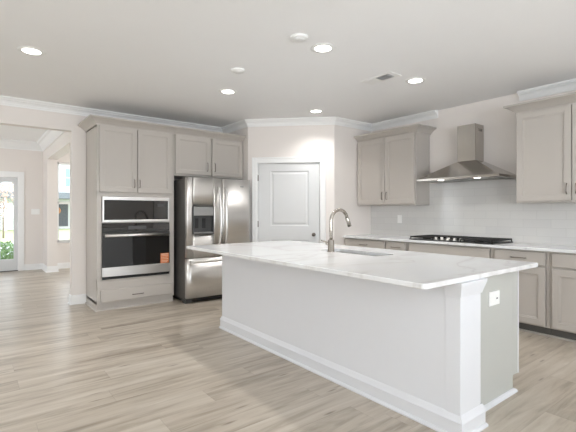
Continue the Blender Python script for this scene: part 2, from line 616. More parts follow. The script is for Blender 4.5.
def panel_door(mb, u0, u1, z0, z1, d0, t, panels, depth=0.010):
    """one-piece moulded slab, recessed panels built as separate lofted fields"""
    us = sorted({u0, u1, *[p[0] for p in panels], *[p[1] for p in panels]})
    zs = sorted({z0, z1, *[p[2] for p in panels], *[p[3] for p in panels]})
    for i in range(len(us) - 1):
        for j in range(len(zs) - 1):
            cu, cz = (us[i] + us[i + 1]) / 2, (zs[j] + zs[j + 1]) / 2
            if not any(p[0] < cu < p[1] and p[2] < cz < p[3] for p in panels):
                mb.face([mb.v(q) for q in ((us[i], d0 + t, zs[j]), (us[i + 1], d0 + t, zs[j]), (us[i + 1], d0 + t, zs[j + 1]), (us[i], d0 + t, zs[j + 1]))])
    for a, b, c, e in panels:
        R = lambda i, d: [(a + i, d, c + i), (b - i, d, c + i), (b - i, d, e - i), (a + i, d, e - i)]
        rings = [R(0, d0 + t), R(0.012, d0 + t - depth), R(0.030, d0 + t - depth), R(0.050, d0 + t - 0.003)]
        mb.loft(rings, caps=False)
        mb.face([mb.v(q) for q in rings[-1]])
    A = [(u0, d0, z0), (u1, d0, z0), (u1, d0, z1), (u0, d0, z1)]
    B = [(u0, d0 + t, z0), (u1, d0 + t, z0), (u1, d0 + t, z1), (u0, d0 + t, z1)]
    va = [mb.v(q) for q in A]
    vb = [mb.v(q) for q in B]
    for i in range(4):
        mb.face([va[i], va[(i + 1) % 4], vb[(i + 1) % 4], vb[i]])
    mb.face(va)
    bmesh.ops.remove_doubles(mb.bm, verts=mb.bm.verts[:], dist=0.0004)


panel_door(o, DU0 + 0.006, DU1 - 0.006, 0.01, DZ1 - 0.004, -0.050, 0.04, [(0.362, 0.968, 1.068, 1.932), (0.362, 0.968, 0.20, 0.85)])
door1 = o.build('door_1', 'door', kind=ST)
k = MB()
c0 = Vector(dx(1.045, -0.010, 0.935))
n3 = Vector((DN.x, DN.y, 0))
k.tube([c0, c0 + n3 * 0.006], 0.030, 20)
k.tube([c0, c0 + n3 * 0.036], 0.011, 14)
k.tube([c0 + n3 * q for q in (0.034, 0.040, 0.052, 0.062, 0.066)], [0.014, 0.024, 0.028, 0.022, 0.006], 20)
k.build('door_knob', 'pull', door1)['label'] = 'dark nickel round knob'
for z in (1.827, 1.097, 0.25):
    h = MB(dx)
    h.box((DU0 - 0.012, -0.012, z - 0.045), (DU0 + 0.012, -0.006, z + 0.045))
    h.tube([dx(DU0, 0.002, z - 0.048), dx(DU0, 0.002, z + 0.048)], 0.007, 10) if False else None
    h.xf = None
    h.tube([dx(DU0, -0.003, z - 0.048), dx(DU0, -0.003, z + 0.048)], 0.007, 10)
    h.build('hinge', 'pull', door1)
cs = MB(dx)
for u0, u1, z0, z1 in ((0.068, DU0 - 0.014, 0, 2.15), (DU1 + 0.014, 1.232, 0, 2.15), (DU0 - 0.014, DU1 + 0.014, DZ1 + 0.014, 2.15)):
    cs.box((u0, 0.0, z0), (u1, 0.018, z1))
for u0, u1, z0, z1 in ((0.068, 0.090, 0, 2.15), (1.210, 1.232, 0, 2.15), (0.090, 1.210, 2.128, 2.15)):
    cs.box((u0, 0.0, z0), (u1, 0.026, z1))
# jamb lining and stop
cs.box((DU0 - 0.02, -0.11, 0), (DU0, 0.004, DZ1 + 0.02)).box((DU1, -0.11, 0), (DU1 + 0.02, 0.004, DZ1 + 0.02)).box((DU0, -0.11, DZ1), (DU1, 0.004, DZ1 + 0.02))
cs.build('door_casing', 'trim', door1, bevel=0.003)

# ------------------------------------------------------------------ cabinets on the back wall
YO = 5.618


def ov(a, d, z):
    return (a, YO - d, z)


CC = [(0, 2.412), (0.012, 2.412), (0.014, 2.428), (0.024, 2.436), (0.045, 2.456), (0.080, 2.478), (0.100, 2.486), (0.106, 2.490), (0.106, 2.507), (0, 2.507)]

tower = thing('tall_oven_cabinet', 'tall greige cabinet with the microwave and wall oven built into its front', 'cabinet', (1.75, 5.93, 0))
X0, X1 = 1.236, 2.264
b = MB()
b.box((X0, YO, 0.085), (X0 + 0.02, YW - 0.004, 2.43)).box((X1 - 0.02, YO, 0.085), (X1, YW - 0.004, 2.43)).box((X0, YW - 0.012, 0.085), (X1, YW - 0.004, 2.43))
b.box((X0, YO, 2.40), (X1, YW - 0.004, 2.43)).box((X0, YO, 0.085), (X1, YW - 0.004, 0.115))
# face frame
fr = 0.05
b.box((X0, YO - 0.019, 0.085), (1.292, YO, 2.43)).box((2.196, YO - 0.019, 0.085), (X1, YO, 2.43))
for z0, z1 in ((2.395, 2.43), (1.492, 1.56), (1.139, 1.150), (0.262, 0.403), (0.085, 0.125)):
    b.box((X0, YO - 0.0185, z0), (X1, YO + 0.02, z1))
b.box((X0 + 0.02, YO + 0.1, 1.51), (X1 - 0.02, YW - 0.02, 1.53)).box((X0 + 0.02, YO + 0.1, 0.40), (X1 - 0.02, YW - 0.02, 0.425))
b.build('carcass', 'cab', tower, bevel=0.0015)
MB().box((X0 + 0.0008, YO + 0.015, 0), (X1 - 0.004, YW - 0.004, 0.085)).build('plinth', 'cab', tower)
MB().sweep([(X0 + 0.0008, YW - 0.004), (X0 + 0.0008, YO + 0.015), (X1 - 0.004, YO + 0.015)], [(0, 0), (0.018, 0), (0.016, 0.01), (0.009, 0.016), (0, 0.018)]).build('shoe_molding', 'cab', tower)
MB().sweep([(X0, YW - 0.004), (X0, YO - 0.02), (X1, YO - 0.02)], CC).build('crown_molding', 'cab', tower)
for a0, a1, ha in ((1.262, 1.738, 1.700), (1.746, 2.222, 1.770)):
    d = MB(ov).shaker(a0, a1, 1.548, 2.408, 0.027).build('door', 'cab', tower)
    MB(ov).pull(ha, 1.67, 0.04, 0.105).build('handle', 'pull', d)
d = MB(ov).slab(1.275, 2.226, 0.117, 0.272, 0.027).build('drawer', 'cab', tower)
MB(ov).pull(1.748, 0.178, 0.04, 0.145, False).build('handle', 'pull', d)

# microwave
mw = thing('microwave', 'built-in microwave with a steel frame, above the wall oven', 'microwave', (1.745, 5.59, 1.153))
MB(ov).box((1.31, -0.45, 1.16), (2.18, 0.015, 1.485)).build('body', 'fridgeside', mw)
f = MB(ov)
f.box((1.297, 0.02, 1.152), (2.191, 0.036, 1.183)).box((1.297, 0.02, 1.444), (2.191, 0.036, 1.490))
f.box((1.297, 0.02, 1.183), (1.320, 0.036, 1.444)).box((2.172, 0.02, 1.183), (2.191, 0.036, 1.444))
f.build('frame', 'steelh', mw, bevel=0.003)
MB(ov).box((1.321, 0.016, 1.184), (1.965, 0.034, 1.443)).build('door_glass', 'blackglass', mw, bevel=0.002)
cp = MB(ov).box((1.968, 0.016, 1.184), (2.171, 0.034, 1.443)).build('control_panel', 'blackglass', mw, bevel=0.002)
MB(ov).box((2.02, 0.034, 1.36), (2.12, 0.0352, 1.40)).build('display', 'darkgrey', cp)

# wall oven
ovn = thing('wall_oven', 'built-in wall oven with black glass door and steel bar handle, below the microwave', 'oven', (1.74, 5.58, 0.43))
MB(ov).box((1.31, -0.52, 0.44), (2.18, 0.0, 1.125)).build('body', 'fridgeside', ovn)
cp = MB(ov).box((1.294, 0.02, 1.018), (2.190, 0.040, 1.138)).build('control_panel', 'blackglass', ovn, bevel=0.003)
MB(ov).box((1.62, 0.04, 1.055), (1.86, 0.0412, 1.10)).build('display', 'darkgrey', cp)
dr = MB(ov).box((1.294, 0.02, 0.562), (2.190, 0.046, 1.012)).build('door', 'blackglass', ovn, bevel=0.004)
MB(ov).box((1.294, 0.02, 0.440), (2.190, 0.046, 0.562)).build('lower_trim', 'steelh', dr, bevel=0.004)
MB(ov).box((1.296, 0.02, 0.404), (2.188, 0.034, 0.438)).build('vent_strip', 'black', ovn)
hd = MB()
hd.tube([ov(1.318, 0.092, 0.978), ov(2.172, 0.092, 0.978)], 0.0195, 16)
for a in (1.35, 2.14):
    hd.tube([ov(a, 0.044, 0.978), ov(a, 0.092, 0.978)], 0.012, 10)
hd.build('handle', 'steelh', dr)
stk = MB(ov).box((2.058, 0.0462, 0.566), (2.180, 0.0468, 0.706)).build('sticker', 'orange', dr)
for i, (z, a1, hh) in enumerate(((0.688, 2.17, 0.008), (0.668, 2.17, 0.004), (0.645, 2.16, 0.004), (0.622, 2.17, 0.004), (0.598, 2.165, 0.004), (0.580, 2.15, 0.004))):
    MB(ov).box((2.068, 0.0468, z), (a1, 0.0472, z + hh)).build('printed_line', 'paper', stk)

# cabinet above the refrigerator
fc = thing('over_refrigerator_cabinet', 'wide greige wall cabinet with two short doors above the refrigerator', 'cabinet', (2.85, 5.93, 1.815))
X0, X1 = 2.266, 3.422
b = MB()
b.box((X0, YO, 1.815), (X1, YW - 0.004, 2.43))
b.box((X0, YO - 0.019, 1.815), (2.30, YO, 2.43)).box((3.395, YO - 0.019, 1.815), (X1, YO, 2.43)).box((X0, YO - 0.0185, 1.815), (X1, YO, 1.865)).box((X0, YO - 0.0185, 2.395), (X1, YO, 2.43)).box((2.82, YO - 0.0185, 1.83), (2.90, YO, 2.42))
b.build('carcass', 'cab', fc, bevel=0.0015)
MB().sweep([(X0, YO - 0.02), (X1, YO - 0.02)], CC).build('crown_molding', 'cab', fc)
for a0, a1, ha in ((2.278, 2.838, 2.781), (2.866, 3.404, 2.907)):
    d = MB(ov).shaker(a0, a1, 1.842, 2.405, 0.027).build('door', 'cab', fc)
    MB(ov).pull(ha, 1.968, 0.04, 0.125).build('handle', 'pull', d)

# refrigerator end panel against the pantry wall is hidden; refrigerator
FYF = 5.30
fg = thing('refrigerator', 'stainless steel french door refrigerator with a water dispenser in its left door', 'refrigerator', (2.83, 5.75, 0))


def fd(a, d, z):
    return (a, FYF - d, z)


FA0, FA1, FS = 2.308, 3.352, 2.853


def bowed(mb, a0, a1, z0, z1, d0, d1, bow=0.016, n=14, r=0.012):
    """appliance door whose front bows gently outwards"""
    rings = []
    A = (FA0 + FA1) / 2
    H = (FA1 - FA0) / 2
    prof = [(a0, d0)]
    for i in range(n + 1):
        a = a0 + (a1 - a0) * i / n
        e = min(a - a0, a1 - a)
        edge = -r * (1 - min(1, e / r)) ** 2
        prof.append((a, d1 + bow * (1 - ((a - A) / H) ** 2) - bow + edge))
    prof.append((a1, d0))
    for z in (z0, z1):
        rings.append([(a, d, z) for a, d in prof])
    R = [[mb.v(p) for p in q] for q in rings]
    k = len(prof)
    for i in range(k):
        mb.face([R[0][i], R[0][(i + 1) % k], R[1][(i + 1) % k], R[1][i]], 1 <= i <= k - 3)
    mb.face(R[0])
    mb.face(R[1])
    return mb


MB(fd).box((FA0 + 0.006, -0.80, 0.06), (FA1 - 0.006, -0.012, 1.755)).build('case', 'fridgeside', fg, bevel=0.004)
MB(fd).box((FA0 + 0.03, -0.70, 0.012), (FA1 - 0.03, -0.03, 0.06)).build('base_grille', 'black', fg)
for a in (FA0 + 0.06, FA1 - 0.06):
    MB(fd).box((a - 0.05, -0.14, 0.0), (a + 0.05, -0.045 + 0.03, 0.058)).build('foot', 'darkgrey', fg, bevel=0.006)
for a in (FA0 + 0.06, FA1 - 0.06):
    MB(fd).box((a - 0.05, -0.16, 1.755), (a + 0.05, -0.02, 1.782)).build('hinge_cover', 'darkgrey', fg, bevel=0.006)
# left door: split around the dispenser recess
DX0, DX1, DZ0, DZT = 2.398, 2.716, 0.975, 1.368
ld = bowed(MB(fd), FA0, DX0, 0.645, 1.775, -0.008, 0.062)
bowed(ld, DX1, FS - 0.004, 0.645, 1.775, -0.008, 0.062, r=0.006)
bowed(ld, DX0, DX1, 0.645, DZ0, -0.008, 0.062, r=0.0001)
bowed(ld, DX0, DX1, DZT, 1.775, -0.008, 0.062, r=0.0001)
ldoor = ld.build('left_door', 'steel', fg)
rdoor = bowed(MB(fd), FS + 0.004, FA1, 0.645, 1.775, -0.008, 0.062).build('right_door', 'steel', fg)
frz = bowed(MB(fd), FA0, FA1, 0.082, 0.632, -0.008, 0.062).build('freezer_drawer', 'steel', fg)
for a, s, dpar in ((2.787, 1, ldoor), (2.900, -1, rdoor)):
    h = MB()
    n = 18
    pts = []
    for i in range(n + 1):
        t = i / n
        z = 0.71 + 0.945 * t
        pts.append(fd(a - s * 0.0 + s * 0.012 * math.sin(PI * t), 0.075 + 0.062 * math.sin(PI * t) ** 0.7, z))
    h.tube(pts, [0.019] * (n + 1), 14)
    for z in (0.725, 1.64):
        h.tube([fd(a, 0.04, z), fd(a, 0.085, z)], 0.015, 10)
    h.build('handle', 'steelh', dpar)
h = MB()
n = 16
h.tube([fd(2.345 + 0.97 * i / n, 0.085 + 0.035 * math.sin(PI * i / n) ** 0.6, 0.592) for i in range(n + 1)], 0.020, 14)
for a in (2.37, 3.29):
    h.tube([fd(a, 0.03, 0.592), fd(a, 0.095, 0.592)], 0.015, 10)
h.build('handle', 'steelh', frz)
dp = MB(fd)
dp.box((DX0, -0.006, DZ0), (DX1, 0.0, DZT)).box((DX0, 0.0, DZ0), (DX0 + 0.008, 0.066, DZT)).box((DX1 - 0.008, 0.0, DZ0), (DX1, 0.066, DZT))
dp.box((DX0, 0, DZ0), (DX1, 0.072, DZ0 + 0.014)).box((DX0, 0, DZT - 0.008), (DX1, 0.066, DZT))
disp = dp.build('water_dispenser', 'darkgrey', ldoor)
cpp = MB(fd).box((DX0 + 0.008, 0.0, 1.235), (DX1 - 0.008, 0.066, DZT - 0.008)).build('dispenser_panel', 'midgrey', disp, bevel=0.004)
for a in (2.475, 2.585):
    MB(fd).box((a - 0.025, 0.004, 1.055), (a + 0.025, 0.018, 1.20)).build('dispenser_paddle', 'black', disp, bevel=0.004)
MB(fd).box((DX0 + 0.012, 0.002, 0.989), (DX1 - 0.012, 0.068, 1.0)).build('drip_tray', 'midgrey', disp)
MB(fd).box((3.13, 0.0505, 1.66), (3.22, 0.0555, 1.676)).build('badge', 'midgrey', rdoor)

# ------------------------------------------------------------------ cooktop wall: wall cabinets
XU = 4.925


def cu(a, d, z):
    return (XU - d, a, z)


def upper(name, label, y0, y1, doors, handles):
    t = thing(name, label, 'cabinet', ((XU + XW) / 2, (y0 + y1) / 2, 1.389))
    b = MB()
    b.box((XU, y0, 1.389), (XW - 0.014, y1, 2.43))
    b.box((XU - 0.012, y0, 1.389), (XU, y0 + 0.03, 2.43)).box((XU - 0.012, y1 - 0.03, 1.389), (XU, y1, 2.43)).box((XU - 0.0115, y0, 1.389), (XU, y1, 1.42)).box((XU - 0.0115, y0, 2.39), (XU, y1, 2.43))
    b.build('carcass', 'cab', t, bevel=0.0015)
    for (a0, a1), ha in zip(doors, handles):
        d = MB(cu).shaker(a0, a1, 1.408, 2.402, 0.020).build('door', 'cab', t)
        MB(cu).pull(ha, 1.53, 0.033, 0.108).build('handle', 'pull', d)
    return t


tl = upper('wall_cabinet', 'greige two-door wall cabinet in the corner left of the range hood', 3.372, 4.472, [(3.909, 4.452), (3.384, 3.901)], [3.948, 3.865])
MB().sweep([(XU, 4.472), (XU, 3.372), (XW, 3.372)], CC).build('crown_molding', 'cab', tl)
tr = upper('wall_cabinet', 'greige two-door wall cabinet right of the range hood, cut by the picture edge', 0.93, 2.039, [(1.492, 2.027), (0.945, 1.484)], [1.530, 1.446])
MB().sweep([(XW, 2.039), (XU, 2.039), (XU, 0.93)], CC).build('crown_molding', 'cab', tr)

# ------------------------------------------------------------------ base cabinets
XB = 4.625


def cb(a, d, z):
    return (XB - d, a, z)


def base_unit(label, y0, y1, drawer, doors, pulls=True, hdoors=()):
    t = thing('base_cabinet', label, 'cabinet', ((XB + XW) / 2, (y0 + y1) / 2, 0))
    b = MB()
    b.box((XB + 0.002, y0, 0.098), (XW - 0.016, y1, 0.883))
    st = 0.022
    b.box((XB - 0.004, y0, 0.098), (XB + 0.02, y0 + st, 0.884)).box((XB - 0.004, y1 - st, 0.098), (XB + 0.02, y1, 0.884))
    b.box((XB - 0.0035, y0, 0.86), (XB + 0.02, y1, 0.884)).box((XB - 0.0035, y0, 0.098), (XB + 0.02, y1, 0.125)).box((XB - 0.0035, y0, 0.70), (XB + 0.02, y1, 0.745))
    b.build('carcass', 'cab', t, bevel=0.001)
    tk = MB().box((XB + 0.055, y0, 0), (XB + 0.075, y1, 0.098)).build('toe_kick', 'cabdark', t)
    MB().box((XB + 0.038, y0, 0), (XB + 0.055, y1, 0.018)).build('shoe_molding', 'cab', t)
    a0, a1 = drawer
    d = MB(cb).slab(a0, a1, 0.732, 0.868, 0.010).build('drawer', 'cab', t)
    if pulls:
        MB(cb).pull((a0 + a1) / 2, 0.800, 0.025, 0.15, False).build('handle', 'pull', d)
    for i, (p, q) in enumerate(doors):
        d = MB(cb).shaker(p, q, 0.114, 0.708, 0.010).build('door', 'cab', t)
        if i < len(hdoors):
            MB(cb).pull(hdoors[i], 0.62, 0.025, 0.11).build('handle', 'pull', d)
    return t


base_unit('greige base cabinet in the far corner under the left wall cabinet', 3.656, 4.474, (3.680, 4.455), [(4.072, 4.455), (3.680, 4.064)], True, [4.10, 4.036])
base_unit('narrow greige base cabinet just left of the cooktop', 3.296, 3.654, (3.324, 3.634), [(3.324, 3.634)], True, [3.36])
base_unit('wide greige base cabinet with a plain panel under the cooktop', 2.170, 3.294, (2.202, 3.268), [(2.739, 3.268), (2.202, 2.731)], False, [2.77, 2.70])
base_unit('greige base cabinet just right of the cooktop, behind the island end', 1.602, 2.168, (1.634, 2.138), [(1.634, 2.138)], True, [2.10])
base_unit('greige base cabinet at the right picture edge', 0.60, 1.600, (0.63, 1.570), [(1.105, 1.570), (0.63, 1.097)], True, [1.14, 1.06])

ct = MB()
ct.box((4.572, 0.58, 0.884), (XW - 0.014, YR - 0.002, 0.914))
tag(ct.build('countertop', 'marble', bevel=0.004), 'white quartz worktop along the wall under the cooktop', 'countertop')
MB().box((XW - 0.012, 0.58, 0.884), (XW, YR, 1.70)).build('trim_4', 'tile', kind=ST, at=(0, 0, 0))

# outlet on the tile
ot = thing('wall_outlet', 'white outlet plate on the wall tile below the left wall cabinet', 'outlet', (XW - 0.012, 3.895, 1.178))
MB().box((XW - 0.018, 3.855, 1.115), (XW - 0.012, 3.935, 1.240)).build('plate', 'plastic', ot, bevel=0.002)
for z in (1.152, 1.204):
    MB().box((XW - 0.0195, 3.877, z - 0.017), (XW - 0.018, 3.913, z + 0.017)).build('socket', 'plastic', ot, bevel=0.0008)

# ------------------------------------------------------------------ range hood
hood = thing('range_hood', 'stainless steel chimney range hood on the wall above the cooktop', 'range hood', (5.0, 2.70, 1.70))
HX, HY0, HY1 = 4.735, 2.150, 3.240
CX, CY0, CY1, CZ = 5.046, 2.585, 2.830, 1.952
c = MB()
r0 = [(HX, HY0, 1.70), (XW, HY0, 1.70), (XW, HY1, 1.70), (HX, HY1, 1.70)]
r1 = [(x, y, 1.728) for x, y, _ in r0]
r2 = [(CX, CY0, CZ), (XW, CY0, CZ), (XW, CY1, CZ), (CX, CY1, CZ)]
ins = [(HX + 0.02, HY0 + 0.02, 1.70), (XW - 0.02, HY0 + 0.02, 1.70), (XW - 0.02, HY1 - 0.02, 1.70), (HX + 0.02, HY1 - 0.02, 1.70)]
ins2 = [(x, y, 1.7025) for x, y, _ in ins]
c.loft([ins2, ins, r0, r1, r2])
can = c.build('canopy', 'hoodsteel', hood, bevel=0.003)
ch = MB()
w = 0.002
ch.box((CX, CY0, CZ - 0.004), (CX + w, CY1, 2.42)).box((CX, CY0, CZ - 0.004), (XW, CY0 + w, 2.42)).box((CX, CY1 - w, CZ - 0.004), (XW, CY1, 2.42))
chim = ch.build('chimney', 'hoodsteel', hood)
for i in range(3):
    MB().box((5.12, CY0 - 0.001, 2.335 + i * 0.012), (5.22, CY0 + 0.0005, 2.341 + i * 0.012)).build('vent_slot', 'black', chim)
for y in (2.92, 2.44):
    hb = MB().lathe((4.80, y, 1.7024), [(0.0, -0.005), (0.034, -0.005), (0.040, 0.0), (0.0, 0.0)], 20).build('hood_lamp', 'hoodbulb', can)
    ld_ = bpy.data.lights.new('hood lamp light', 'SPOT')
    ld_.energy, ld_.spot_size, ld_.spot_blend, ld_.shadow_soft_size, ld_.color = 5, math.radians(130), 0.6, 0.03, (1, 0.97, 0.92)
    lo = bpy.data.objects.new('hood_lamp_light', ld_)
    C.objects.link(lo)
    lo.parent = can
    lo.location = Vector((4.80, y, 1.692)) - Vector(ORIG[can.name])
for y0, y1 in ((2.24, 2.68), (2.71, 3.15)):
    MB().box((4.86, y0, 1.699), (5.20, y1, 1.7024)).build('grease_filter', 'midgrey', can)
for i in range(4):
    MB().lathe((HX, 2.62 + i * 0.04, 1.714), [(0.0, 0.0), (0.006, 0.0), (0.006, -0.004), (0.0, -0.005)], 10, 'X').build('button', 'midgrey', can)

# ------------------------------------------------------------------ cooktop
ck = thing('gas_cooktop', 'black five-burner gas cooktop set in the wall worktop below the hood', 'cooktop', (4.93, 2.775, 0.914))
KX0, KX1, KY0, KY1 = 4.665, 5.195, 2.190, 3.315
MB().box((KX0, KY0, 0.914), (KX1, KY1, 0.926)).build('cooktop_pan', 'black', ck, bevel=0.004)
burn = [(4.80, 3.13), (5.06, 3.13), (4.97, 2.775), (4.80, 2.42), (5.06, 2.42)]
for bx, by in burn:
    MB().lathe((bx, by, 0.926), [(0.055, 0), (0.052, 0.012), (0.035, 0.014), (0.034, 0.022), (0.0, 0.024)], 20).build('burner', 'iron', ck)
for gy0, gy1, front in ((2.955, 3.305, KX0 + 0.012), (2.60, 2.945, 4.80), (2.200, 2.59, KX0 + 0.012)):
    g = MB()
    bar = lambda a, b_: g.box(a, b_)
    z0, z1 = 0.944, 0.962
    x0, x1 = front, KX1 - 0.01
    w = 0.012
    bar((x0, gy0, z0), (x1, gy0 + w, z1)); bar((x0, gy1 - w, z0), (x1, gy1, z1))
    bar((x0, gy0, z0), (x0 + w, gy1, z1)); bar((x1 - w, gy0, z0), (x1, gy1, z1))
    ym = (gy0 + gy1) / 2
    bar((x0, ym - w / 2, z0), (x1, ym + w / 2, z1))
    nx = 6 if front < 4.7 else 4
    for i in range(1, nx):
        xx = x0 + (x1 - x0) * i / nx
        bar((xx - w / 2, gy0, z0), (xx + w / 2, gy1, z1))
    for fx, fy in ((x0, gy0), (x0, gy1 - w), (x1 - w, gy0), (x1 - w, gy1 - w)):
        bar((fx, fy, 0.926), (fx + w, fy + w, z0))
    g.build('grate', 'iron', ck, bevel=0.003)
for y in (2.945, 2.858, 2.772, 2.685, 2.60):
    MB().lathe((4.722, y, 0.926), [(0.026, 0), (0.026, 0.006), (0.021, 0.010), (0.019, 0.032), (0.016, 0.036), (0.0, 0.036)], 20).build('knob', 'steelh', ck)

# ------------------------------------------------------------------ island
IX0, IX1, IX2, IY0, IY1 = 2.160, 2.388, 3.116, 1.195, 3.968
IYE = 1.285      # face of the recessed grey end panel
ITX = 3.040
isl = thing('kitchen_island', 'long kitchen island base with white panelled back and grey end panel', 'island', (2.5, 2.6, 0))
MB().box((IX0, IY0 + 0.02, 0), (IX1, IY1, 0.884)).build('back_panel', 'panel', isl)
e = MB()
e.box((IX1, IYE, 0.0), (ITX, IYE + 0.018, 0.884)).box((ITX, IYE, 0.115), (IX2, IYE + 0.018, 0.884))
e.build('end_panel', 'grey', isl, bevel=0.001)['label'] = 'grey end panel'
MB().box((IX2, IYE - 0.004, 0.115), (IX2 + 0.012, IYE + 0.022, 0.884)).build('edge_strip', 'panel', isl)
b = MB()
b.box((IX1, IYE + 0.018, 0.10), (IX2 - 0.02, 2.155, 0.884))
b.build('carcass', 'cab', isl)
MB().box((IX1, 2.955, 0.10), (IX2 - 0.02, IY1, 0.884)).build('carcass', 'cab', isl)
MB().box((IX1, IYE + 0.018, 0), (ITX - 0.005, IY1, 0.099)).build('plinth', 'cab', isl)
MB().box((IX1, 2.155, 0.10), (IX2 - 0.02, 2.945, 0.60)).build('carcass', 'cab', isl)


def isf(a, d, z):
    return (IX2 - 0.02 + d, a, z)


ys = [IYE + 0.023 + i * (IY1 - IYE - 0.023) / 5 for i in range(6)]
for i in range(5):
    MB(isf).shaker(ys[i] + 0.006, ys[i + 1] - 0.006, 0.114, 0.70, 0.0).build('door', 'cab', isl)
    MB(isf).slab(ys[i] + 0.006, ys[i + 1] - 0.006, 0.73, 0.868, 0.0).build('drawer', 'cab', isl)
# corner post: flat face over the wall end, stepped capital and base
p = MB()
p.box((IX0 - 0.004, IY0 - 0.004, 0), (IX1 - 0.002, IYE, 0.80))
p.build('corner_post', 'panel', isl, bevel=0.0015)
cap = MB()
prof = [(0.0, 0.80), (0.012, 0.802), (0.016, 0.812), (0.050, 0.868), (0.052, 0.884)]
rings = []
for u, z in prof:
    rings.append([(IX0 - 0.004 - 0.3 * u, IY0 - 0.004 - 0.3 * u, z), (IX1 - 0.002 + u, IY0 - 0.004 - 0.3 * u, z), (IX1 - 0.002 + u, IYE, z), (IX0 - 0.004 - 0.3 * u, IYE, z)])
cap.loft(rings)
cap.build('post_capital', 'panel', isl)
BP = [(0, 0), (0.026, 0), (0.026, 0.010), (0.020, 0.020), (0.014, 0.022), (0.014, 0.092), (0.020, 0.096), (0.012, 0.112), (0.004, 0.130), (0, 0.135)]
bb = MB()
bb.sweep([(IX1 + 0.012, IY1), (IX0 - 0.001, IY1), (IX0 - 0.001, IY0 - 0.004), (IX1 + 0.014, IY0 - 0.004), (IX1 + 0.014, IYE)], BP)
bb.build('baseboard', 'panel', isl)
MB().sweep([(IX1 + 0.041, IYE), (ITX, IYE), (ITX, IYE + 0.018)], [(0, 0), (0.024, 0), (0.022, 0.012), (0.012, 0.022), (0.0, 0.024)]).build('shoe_molding', 'panel', isl)

# island outlet
ot = thing('wall_outlet', 'white outlet plate on the grey end panel of the island', 'outlet', (2.748, IYE, 0.705))
MB().box((2.676, IYE - 0.008, 0.660), (2.820, IYE, 0.752)).build('plate', 'plastic', ot, bevel=0.002)
for a in (2.718, 2.778):
    MB().box((a - 0.019, IYE - 0.0095, 0.687), (a + 0.019, IYE - 0.008, 0.725)).build('socket', 'plastic', ot, bevel=0.0008)
MB().box((2.768, IYE - 0.0105, 0.699), (2.788, IYE - 0.0095, 0.708)).build('socket_slot', 'darkgrey', ot)

# island worktop with sink cut-out
hole = [(2.905, 2.205), (2.905, 2.90), (2.88, 2.925), (2.70, 2.925)]
hole = rrect(2.655, 2.905, 2.195, 2.925, 0.05)
hole_pts = []
for x, y in hole:
    hole_pts.append((x, y))
outer = rrect(1.818, 3.255, 1.192, 4.165, 0.028, 5)


def ringpts(poly, inset):
    cx = sum(q[0] for q in poly) / len(poly)
    cy = sum(q[1] for q in poly) / len(poly)
    hx = max(q[0] for q in poly) - cx
    hy = max(q[1] for q in poly) - cy
    return [(cx + (x - cx) * (1 - inset / hx), cy + (y - cy) * (1 - inset / hy)) for x, y in poly]


top = MB()
Z0, Z1, E_ = 0.884, 0.914, 0.004


def loopv(poly, z):
    return [top.v((x, y, z)) for x, y in poly]


ob, om, on_, ot_ = loopv(ringpts(outer, E_), Z0), loopv(outer, Z0 + E_), loopv(outer, Z1 - E_), loopv(ringpts(outer, E_), Z1)
hb_, ht_ = loopv(hole_pts, Z0), loopv(hole_pts, Z1)
for A, B in ((ob, om), (om, on_), (on_, ot_), (hb_, ht_)):
    for i in range(len(A)):
        top.face([A[i], A[(i + 1) % len(A)], B[(i + 1) % len(A)], B[i]])
for A, B in ((ob, hb_), (ot_, ht_)):
    ed = []
    for Lp in (A, B):
        for i in range(len(Lp)):
            q = top.bm.edges.get((Lp[i], Lp[(i + 1) % len(Lp)]))
            ed.append(q)
    bmesh.ops.triangle_fill(top.bm, edges=ed, use_beauty=True)
tag(top.build('island_countertop', 'marble'), 'large white veined quartz slab on top of the island', 'countertop')

# sink
sk = thing('undermount_sink', 'stainless steel undermount sink sunk into the island slab', 'sink', (2.78, 2.56, 0.66))
s = MB()
inner = ringpts(hole, -0.006)
outer_ = ringpts(hole, -0.022)
inn2 = ringpts(hole, 0.02)
s.loft([[(x, y, 0.883) for x, y in outer_], [(x, y, 0.883) for x, y in inner], [(x, y, 0.70) for x, y in ringpts(hole, 0.0)], [(x, y, 0.682) for x, y in inn2]], caps=False, smooth=False)
s.face([s.v((x, y, 0.682)) for x, y in inn2])
s.loft([[(x, y, 0.883) for x, y in outer_], [(x, y, 0.67) for x, y in outer_]], caps=False)
s.face([s.v((x, y, 0.67)) for x, y in outer_])
s.build('basin', 'sinksteel', sk)
MB().lathe((2.78, 2.56, 0.6822), [(0.045, 0), (0.042, 0.004), (0.03, 0.002), (0.0, 0.001)], 20).build('drain', 'nickel', sk)

# faucet
fx, fy = 2.605, 2.70
fa = thing('kitchen_faucet', 'brushed nickel gooseneck pull-down faucet beside the island sink', 'faucet', (fx, fy, 0.914))
bz = MB().lathe((fx, fy, 0.914), [(0.034, 0), (0.034, 0.006), (0.030, 0.010), (0.030, 0.108), (0.026, 0.114), (0.0, 0.114)], 28).build('base', 'nickel', fa)
pts = [(fx, fy, 1.02), (fx, fy, 1.12)]
R_ = 0.108
for i in range(0, 16):
    a = PI - (PI - 0.30) * i / 15
    pts.append((fx + R_ + R_ * math.cos(a), fy, 1.198 + R_ * math.sin(a)))
MB().tube(pts, 0.0165, 18).build('spout', 'nickel', fa)
q0, q1 = Vector(pts[-1]), Vector(pts[-2])
dd = (q0 - q1).normalized()
MB().tube([q0 - dd * 0.004, q0, q0 + dd * 0.085, q0 + dd * 0.090], [0.0165, 0.0195, 0.0205, 0.017], 18).build('spray_head', 'nickel', fa)
lv = MB()
lv.tube([(fx, fy + 0.026, 0.99), (fx, fy + 0.058, 0.99)], 0.016, 14)
